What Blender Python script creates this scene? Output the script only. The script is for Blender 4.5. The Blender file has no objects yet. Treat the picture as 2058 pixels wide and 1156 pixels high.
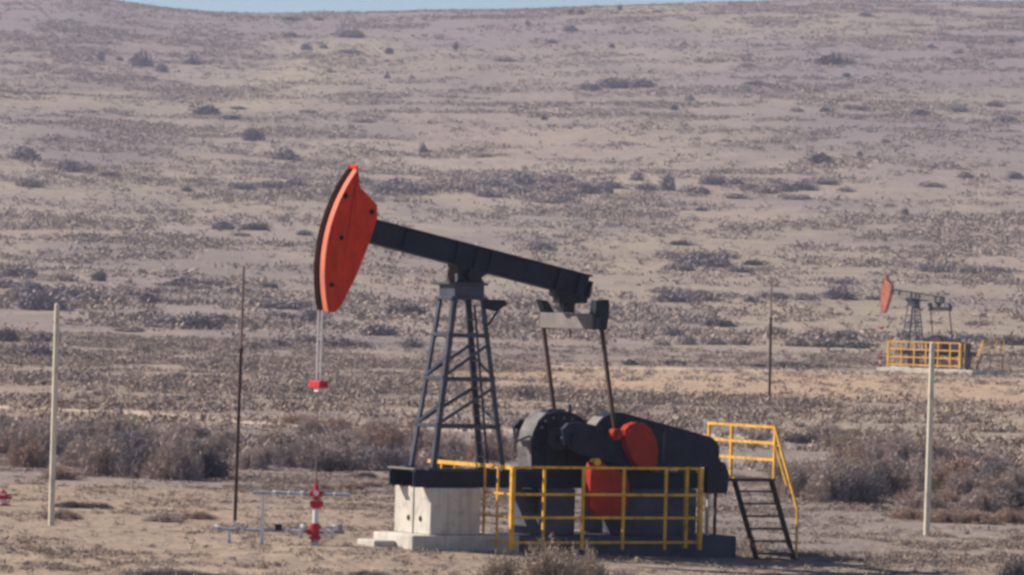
import bpy, math, random
import numpy as np
from mathutils import Vector, Matrix
random.seed(7); rng = np.random.default_rng(11)
S = bpy.context.scene

# ------------------------------------------------------------------ camera, world, sun, exposure
F, CAMH, RHO, HY = 10000.0, 4.9, math.radians(1.5), 37.0      # focal length in photo pixels, height, roll, horizon offset
cd = bpy.data.cameras.new('camera'); cam = bpy.data.objects.new('camera', cd); S.collection.objects.link(cam)
cd.sensor_width = 36.0; cd.lens = F / 2058 * 36; cd.clip_start = 0.5; cd.clip_end = 12000
cam.matrix_world = Matrix.Translation((0, 0, CAMH)) @ Matrix.Rotation(math.radians(90) + math.atan(HY / F), 4, 'X') @ Matrix.Rotation(RHO, 4, 'Z')
S.camera = cam
SUN_EL = math.radians(36); SUN_H = Vector((-0.96, 0.28)).normalized()
sun_dir = Vector((SUN_H.x * math.cos(SUN_EL), SUN_H.y * math.cos(SUN_EL), math.sin(SUN_EL)))
W = bpy.data.worlds.new('World'); S.world = W; W.use_nodes = True
nt = W.node_tree; nt.nodes.clear()
sky = nt.nodes.new('ShaderNodeTexSky'); sky.sky_type = 'NISHITA'; sky.sun_disc = False
sky.sun_elevation = SUN_EL; sky.sun_rotation = math.atan2(SUN_H.x, SUN_H.y); sky.altitude = 2200
sky.air_density = 1.0; sky.dust_density = 0.1; sky.ozone_density = 3.0
bg = nt.nodes.new('ShaderNodeBackground'); bg.inputs['Strength'].default_value = 0.065
wo = nt.nodes.new('ShaderNodeOutputWorld')
nt.links.new(sky.outputs[0], bg.inputs[0]); nt.links.new(bg.outputs[0], wo.inputs[0])
ld = bpy.data.lights.new('sun', 'SUN'); ld.energy = 5.0; ld.angle = math.radians(0.5); ld.color = (1.0, 0.925, 0.82)
sun = bpy.data.objects.new('sun', ld); S.collection.objects.link(sun)
sun.rotation_euler = sun_dir.to_track_quat('Z', 'Y').to_euler(); sun.location = (0, 0, 200)
S.view_settings.view_transform = 'Standard'; S.view_settings.look = 'None'; S.view_settings.gamma = 1.0
S.view_settings.exposure = 0.52
S.render.engine = 'CYCLES'
S.cycles.filter_width = 3.0            # the photograph is soft
S.cycles.volume_bounces = 0

# ------------------------------------------------------------------ helpers
def link(o): S.collection.objects.link(o); return o
def props(o, label=None, cat=None, group=None, kind=None):
    if label: o['label'] = label
    if cat: o['category'] = cat
    if group: o['group'] = group
    if kind: o['kind'] = kind
    return o
def empty(name, loc, rz=0.0, scale=1.0):
    o = bpy.data.objects.new(name, None); o.location = loc; o.rotation_euler = (0, 0, rz); o.scale = (scale,) * 3
    o.empty_display_size = 0.2
    return link(o)

def mat(name, col, rough=0.8, metal=0.0, var=0.12, vscale=3.0, rust=None, rust_amt=0.0, bump=0.0, attr=None, spec=0.3, streak=0.0):
    m = bpy.data.materials.new(name); m.use_nodes = True; t = m.node_tree; N = t.nodes; L = t.links
    b = N['Principled BSDF']; b.inputs['Roughness'].default_value = rough; b.inputs['Metallic'].default_value = metal
    b.inputs['Specular IOR Level'].default_value = spec
    tc = N.new('ShaderNodeTexCoord')
    n = N.new('ShaderNodeTexNoise'); n.inputs['Scale'].default_value = vscale; n.inputs['Detail'].default_value = 6
    L.new(tc.outputs['Object'], n.inputs['Vector'])
    mr = N.new('ShaderNodeMapRange'); mr.inputs[1].default_value = 0.3; mr.inputs[2].default_value = 0.7
    mr.inputs[3].default_value = 1 - var; mr.inputs[4].default_value = 1 + var
    L.new(n.outputs['Fac'], mr.inputs[0])
    mx = N.new('ShaderNodeMix'); mx.data_type = 'RGBA'; mx.blend_type = 'MULTIPLY'; mx.inputs[0].default_value = 1.0
    mx.inputs[6].default_value = (*col, 1)
    if attr:
        at = N.new('ShaderNodeAttribute'); at.attribute_name = attr; L.new(at.outputs['Color'], mx.inputs[6])
    L.new(mr.outputs[0], mx.inputs[7]); out = mx.outputs[2]
    if rust:
        n2 = N.new('ShaderNodeTexNoise'); n2.inputs['Scale'].default_value = vscale * 2.3; n2.inputs['Detail'].default_value = 8
        L.new(tc.outputs['Object'], n2.inputs['Vector'])
        r2 = N.new('ShaderNodeMapRange'); r2.inputs[1].default_value = 0.55; r2.inputs[2].default_value = 0.68; r2.inputs[4].default_value = rust_amt
        L.new(n2.outputs['Fac'], r2.inputs[0])
        m2 = N.new('ShaderNodeMix'); m2.data_type = 'RGBA'; m2.inputs[7].default_value = (*rust, 1)
        L.new(r2.outputs[0], m2.inputs[0]); L.new(out, m2.inputs[6]); out = m2.outputs[2]
    if streak:
        mp = N.new('ShaderNodeMapping'); mp.inputs['Scale'].default_value = (7, 7, .7); L.new(tc.outputs['Object'], mp.inputs[0])
        n4 = N.new('ShaderNodeTexNoise'); n4.inputs['Scale'].default_value = 1.6; n4.inputs['Detail'].default_value = 7; L.new(mp.outputs[0], n4.inputs['Vector'])
        r4 = N.new('ShaderNodeMapRange'); r4.inputs[1].default_value = .50; r4.inputs[2].default_value = .66; r4.inputs[4].default_value = streak; L.new(n4.outputs['Fac'], r4.inputs[0])
        m4 = N.new('ShaderNodeMix'); m4.data_type = 'RGBA'; m4.inputs[7].default_value = (*[v * .45 + .012 for v in col], 1)
        L.new(r4.outputs[0], m4.inputs[0]); L.new(out, m4.inputs[6]); out = m4.outputs[2]
    L.new(out, b.inputs['Base Color'])
    if bump:
        bp = N.new('ShaderNodeBump'); bp.inputs['Strength'].default_value = bump; bp.inputs['Distance'].default_value = 0.02
        n3 = N.new('ShaderNodeTexNoise'); n3.inputs['Scale'].default_value = vscale * 6; n3.inputs['Detail'].default_value = 5
        L.new(tc.outputs['Object'], n3.inputs['Vector']); L.new(n3.outputs['Fac'], bp.inputs['Height']); L.new(bp.outputs[0], b.inputs['Normal'])
    return m

M = dict(
    navy=mat('navy_paint', (0.013, 0.020, 0.040), 0.55, rust=(0.05, 0.04, 0.04), rust_amt=0.35, var=0.3, spec=0.15),
    tower=mat('tower_paint', (0.055, 0.060, 0.085), 0.5, var=0.35, rust=(0.08, 0.05, 0.05), rust_amt=0.6, spec=0.2),
    black=mat('black_paint', (0.010, 0.014, 0.024), 0.5, var=0.3, rust=(0.05, 0.04, 0.035), rust_amt=0.4, spec=0.2),
    dusty_lit=mat('dusty_and_lit_grey', (0.20, 0.17, 0.16), 0.7, var=0.2, rust=(0.10, 0.07, 0.06), rust_amt=0.3),  # dusty grey metal; also paints lit edges and highlights on guard and gearbox
    red=mat('red_paint', (0.64, 0.042, 0.014), 0.6, var=0.12, rust=(0.36, 0.03, 0.02), rust_amt=0.5, spec=0.08, streak=.45),
    weight_red=mat('dull_red_paint', (0.38, 0.034, 0.017), 0.6, var=0.2, rust=(0.2, 0.03, 0.02), rust_amt=0.6, spec=0.08, streak=.5),
    valve_red=mat('valve_red_paint', (0.50, 0.015, 0.035), 0.45, var=0.15),
    grease=mat('greasy_dark_steel', (0.022, 0.009, 0.007), 0.95, var=0.3, spec=0.02),
    steel=mat('pale_steel', (0.62, 0.56, 0.55), 0.45, metal=0.1, var=0.08),
    pipe=mat('grey_blue_pipe_paint', (0.36, 0.37, 0.44), 0.5, var=0.2, rust=(0.14, 0.1, 0.1), rust_amt=0.4),
    white=mat('white_paint', (0.72, 0.70, 0.68), 0.5, var=0.08),
    yellow=mat('yellow_paint', (0.78, 0.42, 0.06), 0.6, var=0.15, rust=(0.36, 0.18, 0.07), rust_amt=0.8, spec=0.15, streak=.5),
    rust=mat('rusty_steel', (0.060, 0.032, 0.028), 0.8, var=0.3, rust=(0.05, 0.02, 0.02), rust_amt=0.6),
    pale_rust=mat('pale_rusty_steel', (0.22, 0.15, 0.14), 0.8, var=0.25),
    salmon_red=mat('salmon_red_paint', (0.60, 0.17, 0.105), 0.7, var=0.10, spec=0.08),  # paler, less saturated red for the curved face
    shade_dark=mat('shade_darkened_concrete', (0.075, 0.080, 0.105), 0.85, var=0.3, vscale=1.5, rust=(0.14, 0.12, 0.11), rust_amt=0.5, spec=0.1),  # concrete with the shade under the machine painted into its colour
    lit_grey=mat('painted_lit_grey', (0.15, 0.14, 0.14), 0.7, var=0.4, rust=(0.05, 0.04, 0.04), rust_amt=0.7, spec=0.2),  # lighter grey that paints the sunlit edge of the gearbox
    faded_red=mat('faded_red_paint', (0.50, 0.17, 0.11), 0.7, var=0.15, spec=0.08),
    pale_grey=mat('pale_grey_paint', (0.23, 0.20, 0.18), 0.7, var=0.15, spec=0.1),
    faded_yellow=mat('faded_yellow_paint', (0.66, 0.45, 0.18), 0.7, var=0.15, spec=0.1),
    concrete=mat('pale_concrete', (0.56, 0.51, 0.445), 0.9, var=0.14, vscale=2.0, rust=(0.36, 0.30, 0.25), rust_amt=0.6, bump=0.3, streak=.4),
    wood=mat('bleached_wood', (0.66, 0.59, 0.47), 0.85, var=0.2, vscale=1.6, rust=(0.25, 0.21, 0.18), rust_amt=0.5),
    hole=mat('dark_hole', (0.03, 0.025, 0.02), 0.9),
    scrub=mat('scrub_leaves', (1, 1, 1), 0.95, var=0.15, attr='col', spec=0.05),
)

class MB:
    def __init__(s): s.v = []; s.f = []
    def add(s, vs, fs):
        k = len(s.v); s.v += [tuple(v) for v in vs]; s.f += [tuple(i + k for i in f) for f in fs]; return s
    def box(s, a, b):
        (x0, y0, z0), (x1, y1, z1) = a, b
        return s.add([(x, y, z) for z in (z0, z1) for x, y in ((x0, y0), (x1, y0), (x1, y1), (x0, y1))],
                     [(3, 2, 1, 0), (4, 5, 6, 7), (0, 1, 5, 4), (1, 2, 6, 5), (2, 3, 7, 6), (3, 0, 4, 7)])
    def prism(s, pts, y0, y1):                       # polygon in XZ extruded along Y
        n = len(pts)
        vs = [(x, y0, z) for x, z in pts] + [(x, y1, z) for x, z in pts]
        return s.add(vs, [tuple(range(n)), tuple(range(2 * n - 1, n - 1, -1))] + [((i + 1) % n, i, i + n, (i + 1) % n + n) for i in range(n)])
    def bar(s, p, q, w, h=None, up=(0, 0, 1)):       # rectangular bar p->q
        h = h or w; p, q = Vector(p), Vector(q); d = (q - p).normalized(); up = Vector(up)
        if abs(d.dot(up)) > 0.98: up = Vector((1, 0, 0))
        a = d.cross(up).normalized() * w / 2; b = a.cross(d).normalized() * h / 2
        return s.add([p - a - b, p + a - b, p + a + b, p - a + b, q - a - b, q + a - b, q + a + b, q - a + b],
                     [(3, 2, 1, 0), (4, 5, 6, 7), (0, 1, 5, 4), (1, 2, 6, 5), (2, 3, 7, 6), (3, 0, 4, 7)])
    def angle(s, p, q, w, t, a, b):                  # L-section from p to q, flanges along a and b
        p, q, a, b = Vector(p), Vector(q), Vector(a), Vector(b)
        o = [(0, 0), (w, 0), (w, t), (t, t), (t, w), (0, w)]
        vs = [P + a * x + b * y for P in (p, q) for x, y in o]
        return s.add(vs, [(0, 1, 2, 3), (0, 3, 4, 5), (9, 8, 7, 6), (11, 10, 9, 6)] + [((i + 1) % 6, i, i + 6, (i + 1) % 6 + 6) for i in range(6)])
    def tube(s, p, q, r0, r1=None, n=14, cap=True):
        r1 = r0 if r1 is None else r1; p, q = Vector(p), Vector(q); d = (q - p).normalized()
        a = d.orthogonal().normalized(); b = d.cross(a)
        vs = [P + (a * math.cos(2 * math.pi * i / n) + b * math.sin(2 * math.pi * i / n)) * r for P, r in ((p, r0), (q, r1)) for i in range(n)]
        fs = [(i, (i + 1) % n, (i + 1) % n + n, i + n) for i in range(n)]
        if cap: fs += [tuple(range(n - 1, -1, -1)), tuple(range(n, 2 * n))]
        return s.add(vs, fs)
    def ibeam(s, x0, x1, y, z0, z1, w=0.2, t=0.03):
        s.box((x0, y - w / 2, z0), (x1, y + w / 2, z0 + t)); s.box((x0, y - w / 2, z1 - t), (x1, y + w / 2, z1))
        return s.box((x0 + 0.002, y - t / 2, z0 + t), (x1 - 0.002, y + t / 2, z1 - t))
    def build(s, name, m, parent=None, bevel=0.0, smooth=False):
        me = bpy.data.meshes.new(name); me.from_pydata(s.v, [], s.f); me.materials.append(m); me.validate()
        import bmesh
        bm = bmesh.new(); bm.from_mesh(me); bmesh.ops.recalc_face_normals(bm, faces=bm.faces); bm.to_mesh(me); bm.free()
        o = bpy.data.objects.new(name, me); link(o)
        if smooth:
            me.shade_smooth()
            try: me.set_sharp_from_angle(angle=math.radians(35))
            except Exception: pass
        if bevel:
            b = o.modifiers.new('bevel', 'BEVEL'); b.width = bevel; b.segments = 2; b.limit_method = 'ANGLE'
        if parent: o.parent = parent
        return o

# ------------------------------------------------------------------ terrain
_tab = rng.random((512, 512)).astype(np.float64)
def vnoise(x, y):
    x = np.asarray(x, float); y = np.asarray(y, float)
    xi = np.floor(x).astype(int); yi = np.floor(y).astype(int); fx = x - xi; fy = y - yi
    fx = fx * fx * (3 - 2 * fx); fy = fy * fy * (3 - 2 * fy)
    g = lambda i, j: _tab[(i + j * 57) % 512, (j + i * 13) % 512]
    return (g(xi, yi) * (1 - fx) + g(xi + 1, yi) * fx) * (1 - fy) + (g(xi, yi + 1) * (1 - fx) + g(xi + 1, yi + 1) * fx) * fy
def fbm(x, y, sc, o=3):
    r = 0; a = 1; t = 0
    for k in range(o): r = r + a * vnoise(x / sc + 17.3 * k, y / sc + 9.1 * k); t += a; a *= .5; sc *= .5
    return r / t
HP = np.array([(0, 0), (380, 0), (450, .5), (600, 5.2), (800, 17.2), (1100, 43.8), (1400, 76.9), (1640, 103.6), (1760, 109.6), (1900, 109), (2200, 95), (3000, 60)], float)
_dz = np.zeros(len(HP)); sl = np.diff(HP[:, 1]) / np.diff(HP[:, 0]); _dz[1:-1] = (sl[1:] + sl[:-1]) / 2; _dz[1] = 0; _dz[-1] = sl[-1]
def hermite(y):
    y = np.clip(y, 0, 2999.9); i = np.clip(np.searchsorted(HP[:, 0], y, side='right') - 1, 0, len(HP) - 2)
    h = HP[i + 1, 0] - HP[i, 0]; t = (y - HP[i, 0]) / h; t2 = t * t; t3 = t2 * t
    return (2*t3-3*t2+1)*HP[i,1] + (t3-2*t2+t)*h*_dz[i] + (-2*t3+3*t2)*HP[i+1,1] + (t3-t2)*h*_dz[i+1]
def terrain(x, y):
    x = np.asarray(x, float); y = np.asarray(y, float)
    ax = x / np.maximum(y, 1) * 1e4                       # bearing: lets the ridge rise towards the right
    z = hermite(y) * (1 + (0.055 * np.tanh(ax / 700) + 0.030 * (1 + np.tanh((-ax - 780) / 160)) + 0.012 * np.tanh((ax - 350) / 250)) * np.clip((y - 600) / 900, 0, 1))
    far = np.clip((y - 450) / 500, 0, 1); far = far * far * (3 - 2 * far)
    z = z + far * ((fbm(x, y, 170) - .5) * 4.5 + (fbm(x + 900, y, 38) - .5) * 1.3)
    mid = np.clip((y - 112) / 60, 0, 1)
    z = z + mid * ((fbm(x + 50, y + 300, 22) - .5) * 0.35)
    z = z + (fbm(x, y, 2.2) - .5) * 0.09 * (0.4 + mid)
    near = np.exp(-((y - 100) / 22.) ** 2)
    z = z - near * 0.036 * 9 * np.tanh((x + 3.2) / 9.) * (x > -3.2)
    return z
def ray(px, py):
    c, s = math.cos(RHO), math.sin(RHO); dx, dy = px - 1029, py - 578
    return (dx * c + dy * s) / F, -((-dx * s + dy * c) - HY) / F
_ts = np.concatenate([np.arange(70, 300, .25), np.arange(300, 2200, 1.)])
def hit(px, py):                                        # where the sight line of a place meets the ground
    a, b = ray(px, py); d = CAMH + _ts * b - terrain(_ts * a, _ts)
    k = np.argmax(d < 0) if (d < 0).any() else len(_ts) - 1
    if k > 0:
        t = _ts[k - 1] + (_ts[k] - _ts[k - 1]) * d[k - 1] / (d[k - 1] - d[k] + 1e-9)
    else: t = _ts[0]
    return float(t * a), float(t), float(terrain(t * a, t))
def tz(x, y): return float(terrain(x, y))

def np_mesh(name, V, Fq, m, cols=None, quads=False, smooth=False):
    me = bpy.data.meshes.new(name); k = 4 if quads else 3
    me.vertices.add(len(V)); me.vertices.foreach_set('co', np.ascontiguousarray(V, np.float32).ravel())
    me.loops.add(len(Fq) * k); me.loops.foreach_set('vertex_index', np.ascontiguousarray(Fq, np.int32).ravel())
    me.polygons.add(len(Fq)); me.polygons.foreach_set('loop_start', np.arange(0, len(Fq) * k, k, dtype=np.int32))
    try: me.polygons.foreach_set('loop_total', np.full(len(Fq), k, np.int32))
    except Exception: pass
    if smooth: me.polygons.foreach_set('use_smooth', np.ones(len(Fq), bool))
    me.update(); me.materials.append(m)
    if cols is not None:
        a = me.color_attributes.new('col', 'FLOAT_COLOR', 'POINT')
        c = np.ones((len(V), 4), np.float32); c[:, :3] = cols; a.data.foreach_set('color', c.ravel())
    me.update(); return me

rows = np.concatenate([np.arange(-60, 80, 6.), np.arange(80, 135, .45), np.arange(135, 300, 1.2), np.arange(300, 620, 3.), np.arange(620, 1800, 7.), np.arange(1800, 2041, 30.)])
cu = np.linspace(-1, 1, 361); cu = np.sign(cu) * (0.55 * np.abs(cu) + 0.45 * np.abs(cu) ** 3)
Yg, Ug = np.meshgrid(rows, cu, indexing='ij'); Xg = Ug * (32 + 0.24 * np.maximum(Yg, 0))
Zg = terrain(Xg, Yg); V = np.stack([Xg, Yg, Zg], -1).reshape(-1, 3)
nr, nc = Yg.shape; ii = (np.arange(nr - 1)[:, None] * nc + np.arange(nc - 1)[None]).ravel()
Q = np.stack([ii, ii + 1, ii + nc + 1, ii + nc], 1)
# bare soil mask: the tan pad round the second pump and the strip behind the first one, grass in the gully
def smooth(a, b, v): t = np.clip((v - a) / (b - a), 0, 1); return t * t * (3 - 2 * t)
def soil_mask(x, y):
    n = (fbm(x, y, 14) - .5)
    a = smooth(262, 300, y + n * 60) * (1 - smooth(405, 425, y + n * 20)) * smooth(-9, 6, x + n * 14 - (y - 330) * .03)
    b = smooth(186, 196, y + n * 10) * (1 - smooth(204, 214, y + n * 10)) * (1 - smooth(-2, 6, x)) * .5
    c = 0.45 * smooth(104, 108, y + n * 8) * (1 - smooth(128, 133, y + n * 8)) * (1 - smooth(-3, 2, x + n * 6))
    d = 0.35 * (1 - smooth(104, 109, y + n * 6))
    return np.clip(a + b + c + d, 0, 1)
def grass_mask(x, y):
    g = np.exp(-((x - (-62 + (y - 1250) * 0.07)) / 14) ** 2) * smooth(1120, 1200, y) * (1 - smooth(1420, 1500, y))
    g2 = 0.5 * smooth(.5, .68, fbm(x + 33, y * .6, 60))
    g3 = np.exp(-((x - 42) / 25) ** 2) * smooth(1500, 1570, y)
    return np.clip(g + g2 + g3, 0, 1)
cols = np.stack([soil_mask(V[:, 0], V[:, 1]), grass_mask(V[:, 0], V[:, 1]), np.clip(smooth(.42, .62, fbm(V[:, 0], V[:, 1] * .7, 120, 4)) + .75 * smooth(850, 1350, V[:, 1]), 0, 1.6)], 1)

gm = bpy.data.materials.new('dry_steppe_ground'); gm.use_nodes = True
t = gm.node_tree; N = t.nodes; L = t.links; b = N['Principled BSDF']; b.inputs['Roughness'].default_value = 0.95; b.inputs['Specular IOR Level'].default_value = 0.05
tc = N.new('ShaderNodeTexCoord'); at = N.new('ShaderNodeAttribute'); at.attribute_name = 'col'
sep = N.new('ShaderNodeSeparateColor'); L.new(at.outputs['Color'], sep.inputs[0])
def noise(sc, det=5, ysc=1.0):
    n = N.new('ShaderNodeTexNoise'); n.inputs['Scale'].default_value = sc; n.inputs['Detail'].default_value = det; n.inputs['Roughness'].default_value = .62
    mp = N.new('ShaderNodeMapping'); mp.inputs['Scale'].default_value = (1, ysc, 1)
    L.new(tc.outputs['Object'], mp.inputs[0]); L.new(mp.outputs[0], n.inputs['Vector']); return n.outputs['Fac']
def mixc(f, a, b_):
    m = N.new('ShaderNodeMix'); m.data_type = 'RGBA'
    for s_, v in ((0, f), (6, a), (7, b_)):
        if isinstance(v, (tuple, list)): m.inputs[s_].default_value = (*v, 1)
        elif isinstance(v, float): m.inputs[s_].default_value = v
        else: L.new(v, m.inputs[s_])
    return m.outputs[2]
def rampf(f, a, b_, lo=0., hi=1.):
    m = N.new('ShaderNodeMapRange'); m.interpolation_type = 'SMOOTHSTEP'
    for i, v in ((1, a), (2, b_), (3, lo), (4, hi)): m.inputs[i].default_value = v
    L.new(f, m.inputs[0]); return m.outputs[0]
c = mixc(rampf(noise(.35, 8), .38, .62), (.410, .318, .242), (.305, .240, .195))
c = mixc(rampf(noise(.11, 6), .52, .66, 0, .6), c, (.36, .245, .185))
c = mixc(rampf(noise(.06, 8), .44, .60, 0, .55), c, (.260, .212, .180))
c = mixc(rampf(noise(.017, 6, .7), .45, .62, 0, .5), c, (.42, .345, .260))
c = mixc(rampf(sep.outputs[2], 0, 1.6, 0, .75), c, (.235, .190, .205))  # mauve heath, with some distance haze painted into the ground colour
c = mixc(rampf(noise(.028, 9, .5), .48, .60, 0, .6), c, (.220, .180, .175))
c = mixc(rampf(noise(.21, 9), .54, .66, 0, .5), c, (.195, .160, .148))
c = mixc(rampf(sep.outputs[1], 0, 1, 0, .8), c, mixc(rampf(noise(.3, 6), .4, .62), (.44, .365, .235), (.30, .245, .18)))
c = mixc(rampf(sep.outputs[0], 0, 1, 0, .88), c, mixc(rampf(noise(.22, 6), .35, .65), (.56, .385, .245), (.43, .305, .21)))
c = mixc(rampf(noise(2.6, 8), .50, .66, 0, .7), c, (.17, .135, .118))
c = mixc(rampf(noise(9., 6), .52, .66, 0, .5), c, (.20, .16, .14))
c = mixc(rampf(noise(.9, 6), .54, .70, 0, .5), c, (.18, .145, .130))
c = mixc(rampf(noise(5.5, 6), .58, .72, 0, .5), c, (.45, .38, .31))
L.new(c, b.inputs['Base Color'])
bp = N.new('ShaderNodeBump'); bp.inputs['Strength'].default_value = 0.8; bp.inputs['Distance'].default_value = 0.25
L.new(noise(1.7, 7), bp.inputs['Height']); L.new(bp.outputs[0], b.inputs['Normal'])
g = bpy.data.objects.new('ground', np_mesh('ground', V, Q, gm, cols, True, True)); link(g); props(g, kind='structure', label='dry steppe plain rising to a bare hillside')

# dirt roads draped on the ground
road_m = mat('pale_dirt', (.50, .385, .29), .95, var=.22, vscale=.5, rust=(.36, .28, .22), rust_amt=.6)
def road(name, pts, w, label):
    P = []
    for (x0, y0), (x1, y1) in zip(pts[:-1], pts[1:]):
        n = max(2, int(math.hypot(x1 - x0, y1 - y0) / 1.0))
        P += [(x0 + (x1 - x0) * k / n, y0 + (y1 - y0) * k / n) for k in range(n)]
    P.append(pts[-1]); P = np.array(P); D = np.gradient(P, axis=0); D /= np.linalg.norm(D, axis=1)[:, None]
    Nn = np.stack([-D[:, 1], D[:, 0]], 1); m = 7; vs = []
    for j in range(m):
        o = (j / (m - 1) - .5) * w; wob = (fbm(P[:, 0] + j * 7, P[:, 1], 6) - .5) * (.7 if j in (0, m - 1) else 0)
        q = P + Nn * (o + wob)[:, None] if np.ndim(wob) else P + Nn * o
        vs.append(np.column_stack([q, terrain(q[:, 0], q[:, 1]) + (.035 if 0 < j < m - 1 else -.02)]))
    V = np.array(vs).transpose(1, 0, 2).reshape(-1, 3); n = len(P)
    i = (np.arange(n - 1)[:, None] * m + np.arange(m - 1)[None]).ravel()
    o = bpy.data.objects.new(name, np_mesh(name, V, np.stack([i, i + 1, i + m + 1, i + m], 1), road_m, None, True, True)); link(o)
    props(o, label=label, kind='structure')
a = hit(0, 818); b_ = hit(300, 832); c_ = hit(610, 856)
road('dirt_road', [(a[0] - 25, a[1] + 22), a[:2], b_[:2], c_[:2], (4, c_[1] - 1), (30, c_[1] + 10)], 4.2, 'pale dirt road crossing behind the left shrubs')
a = hit(1240, 741); b_ = hit(2058, 752)
road('dirt_road', [(a[0] - 6, a[1] + 2), a[:2], b_[:2], (b_[0] + 30, b_[1] + 4)], 3.4, 'pale dirt road running past the far pump jack')

# ------------------------------------------------------------------ pump jack
GJ = 'pump jacks on the plain'
P0 = (0.06, 5.52); A0 = math.radians(11.1)
def unrot(X, Z, a=A0): dx, dz = X - P0[0], Z - P0[1]; return dx * math.cos(a) - dz * math.sin(a), dx * math.sin(a) + dz * math.cos(a)

def pump_jack(loc, rz, sc, ang, label, beam_m='navy', head_m='red', wt='weight_red'):
    r = props(empty('pump_jack', loc, rz, sc), label, 'pump jack', GJ)
    def T(p): bx, bz = p; return (P0[0] + bx * math.cos(ang) + bz * math.sin(ang), P0[1] - bx * math.sin(ang) + bz * math.cos(ang))
    def TT(pts): return [T(p) for p in pts]
    # skid
    m = MB()
    for y in (-.5, .5): m.ibeam(-1.31, 6.0, y, 1.19, 1.535, .19, .035)
    for x in (-.75, .95, 2.6, 4.1, 5.5): m.box((x, -.484, 1.24), (x + .12, .484, 1.49))
    m.box((-1.29, -.47, 1.5372), (-.95, .47, 1.552))
    m.build('skid', M['navy'], r)
    MB().box((-1.325, -.56, 1.54), (-1.19, .56, 1.575)).build('front_plate', M['dusty_lit'], r)
    # tower
    zb, zt = 1.54, 5.0
    def leg(sx, sy, z):
        k = (z - zb) / (zt - zb); return Vector((sx * (.86 - .49 * k) - .02, sy * (.5 - .17 * k), z))
    for sx in (-1, 1):
        for sy in (-1, 1):
            MB().angle(leg(sx, sy, zb), leg(sx, sy, zt), .105, .03, (-sx, 0, 0), (0, -sy, 0)).build('leg', M['tower'], r)
            MB().box(tuple(leg(sx, sy, zb) - Vector((.13, .1, 0))), tuple(leg(sx, sy, zb) + Vector((.13, .1, .05)))).build('foot_plate', M['tower'], r)
    lv = [2.42, 3.38, 4.27]
    for z in lv:
        for sy in (-1, 1):
            MB().bar(leg(-1, sy, z) - Vector((0, sy * .012, 0)), leg(1, sy, z) - Vector((0, sy * .012, 0)), .02, .075).build('cross_brace', M['tower'], r)
        for sx in (-1, 1):
            MB().bar(leg(sx, -1, z) + Vector((0, 0, .02)), leg(sx, 1, z) + Vector((0, 0, .02)), .02, .07).build('cross_brace', M['tower'], r)
    for za, zc in ((2.46, 3.24), (3.42, 4.12)):
        for sy in (-1, 1):
            MB().bar(leg(-1, sy, za) - Vector((0, sy * .03, 0)), leg(1, sy, zc) - Vector((0, sy * .03, 0)), .02, .065).build('diagonal_brace', M['tower'], r)
        MB().bar(leg(-1, 1, za), leg(-1, -1, za + .42), .02, .055).build('diagonal_brace', M['tower'], r)
        MB().bar(leg(1, -1, za), leg(1, 1, za + .42), .02, .055).build('diagonal_brace', M['tower'], r)
    m = MB()
    for y in (-.16, .2):
        m.bar((.62, y, 1.55), (.22, y * .8, 4.9), .035)
    for k in range(11):
        z = 1.8 + k * .28; x = .62 - .4 * (z - 1.55) / 3.35; m.bar((x, -.16, z), (x, .2, z), .025)
    m.build('ladder', M['black'], r)
    m = MB(); m.box((-.44, -.37, 5.0), (.40, .37, 5.06)); m.box((-.36, -.33, 5.06), (.33, .33, 5.30)); m.box((-.44, -.38, 5.30), (.40, .38, 5.35)); m.build('tower_cap', M['tower'], r, .01)
    m = MB(); m.prism([(.33, 5.02), (.80, 5.02), (.86, 4.93), (.62, 4.78), (.34, 4.84)], -.36, -.20); m.build('bracket', M['black'], r)
    MB().bar((.72, -.28, 4.84), (.44, -.33, 4.50), .035).build('bracket_strut', M['black'], r)
    m = MB(); m.prism([(-.30, 5.352), (.36, 5.352), (.22, 5.56), (-.14, 5.56)], -.26, .26); m.tube((.05, -.36, 5.5), (.05, .36, 5.5), .13); m.build('saddle_bearing', M['black'], r)
    m = MB(); m.prism([(-.50, 5.35), (-.36, 5.352), (-.38, 5.62), (-.46, 5.62)], -.34, -.2); m.build('lug', M['rust'], r)
    # walking beam: I section with stiffeners
    m = MB()
    m.prism(TT([(-2.35, .13), (2.87, .13), (2.87, .155), (-2.35, .155)]), -.14, .14)
    m.prism(TT([(-2.35, .59), (2.89, .59), (2.89, .62), (-2.35, .62)]), -.14, .14)
    m.prism(TT([(-2.35, .156), (2.86, .156), (2.86, .589), (-2.35, .589)]), -.055, .055)
    beam = m.build('walking_beam', M[beam_m], r)
    for bx in (-1.6, -.36, .1, .45, 2.1, 2.6):
        MB().prism(TT([(bx, .157), (bx + .03, .157), (bx + .03, .588), (bx, .588)]), -.125, .125).build('stiffener', M['navy'], beam)
    MB().prism(TT([(2.08, .128), (2.88, .128), (2.93, .17), (2.93, .5), (2.874, .5), (2.874, .02), (2.1, .02)]), -.13, .13).build('tail_plate', M['black'], beam)
    MB().prism(TT([(-.22, -.03), (.26, -.03), (.42, .128), (-.36, .128)]), -.2, .2).build('saddle_plate', M['black'], beam)
    # horse head
    R = 3.34
    arc = [(-R * math.cos(p), R * math.sin(p)) for p in [math.radians(26.5 - k * 52.0 / 26) for k in range(27)]]
    back = [unrot(*q) for q in ((-3.02, 4.68), (-2.86, 4.86), (-2.56, 5.42), (-2.29, 6.08), (-2.12, 6.60), (-2.125, 6.86), (-2.52, 7.20), (-2.60, 7.655))]
    side = [(x * (1 - .02 / R), z * (1 - .02 / R)) for x, z in arc] + back
    head = MB()
    head.prism(TT(side), -.19, -.165); head.prism(TT(side), .165, .19)
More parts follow.
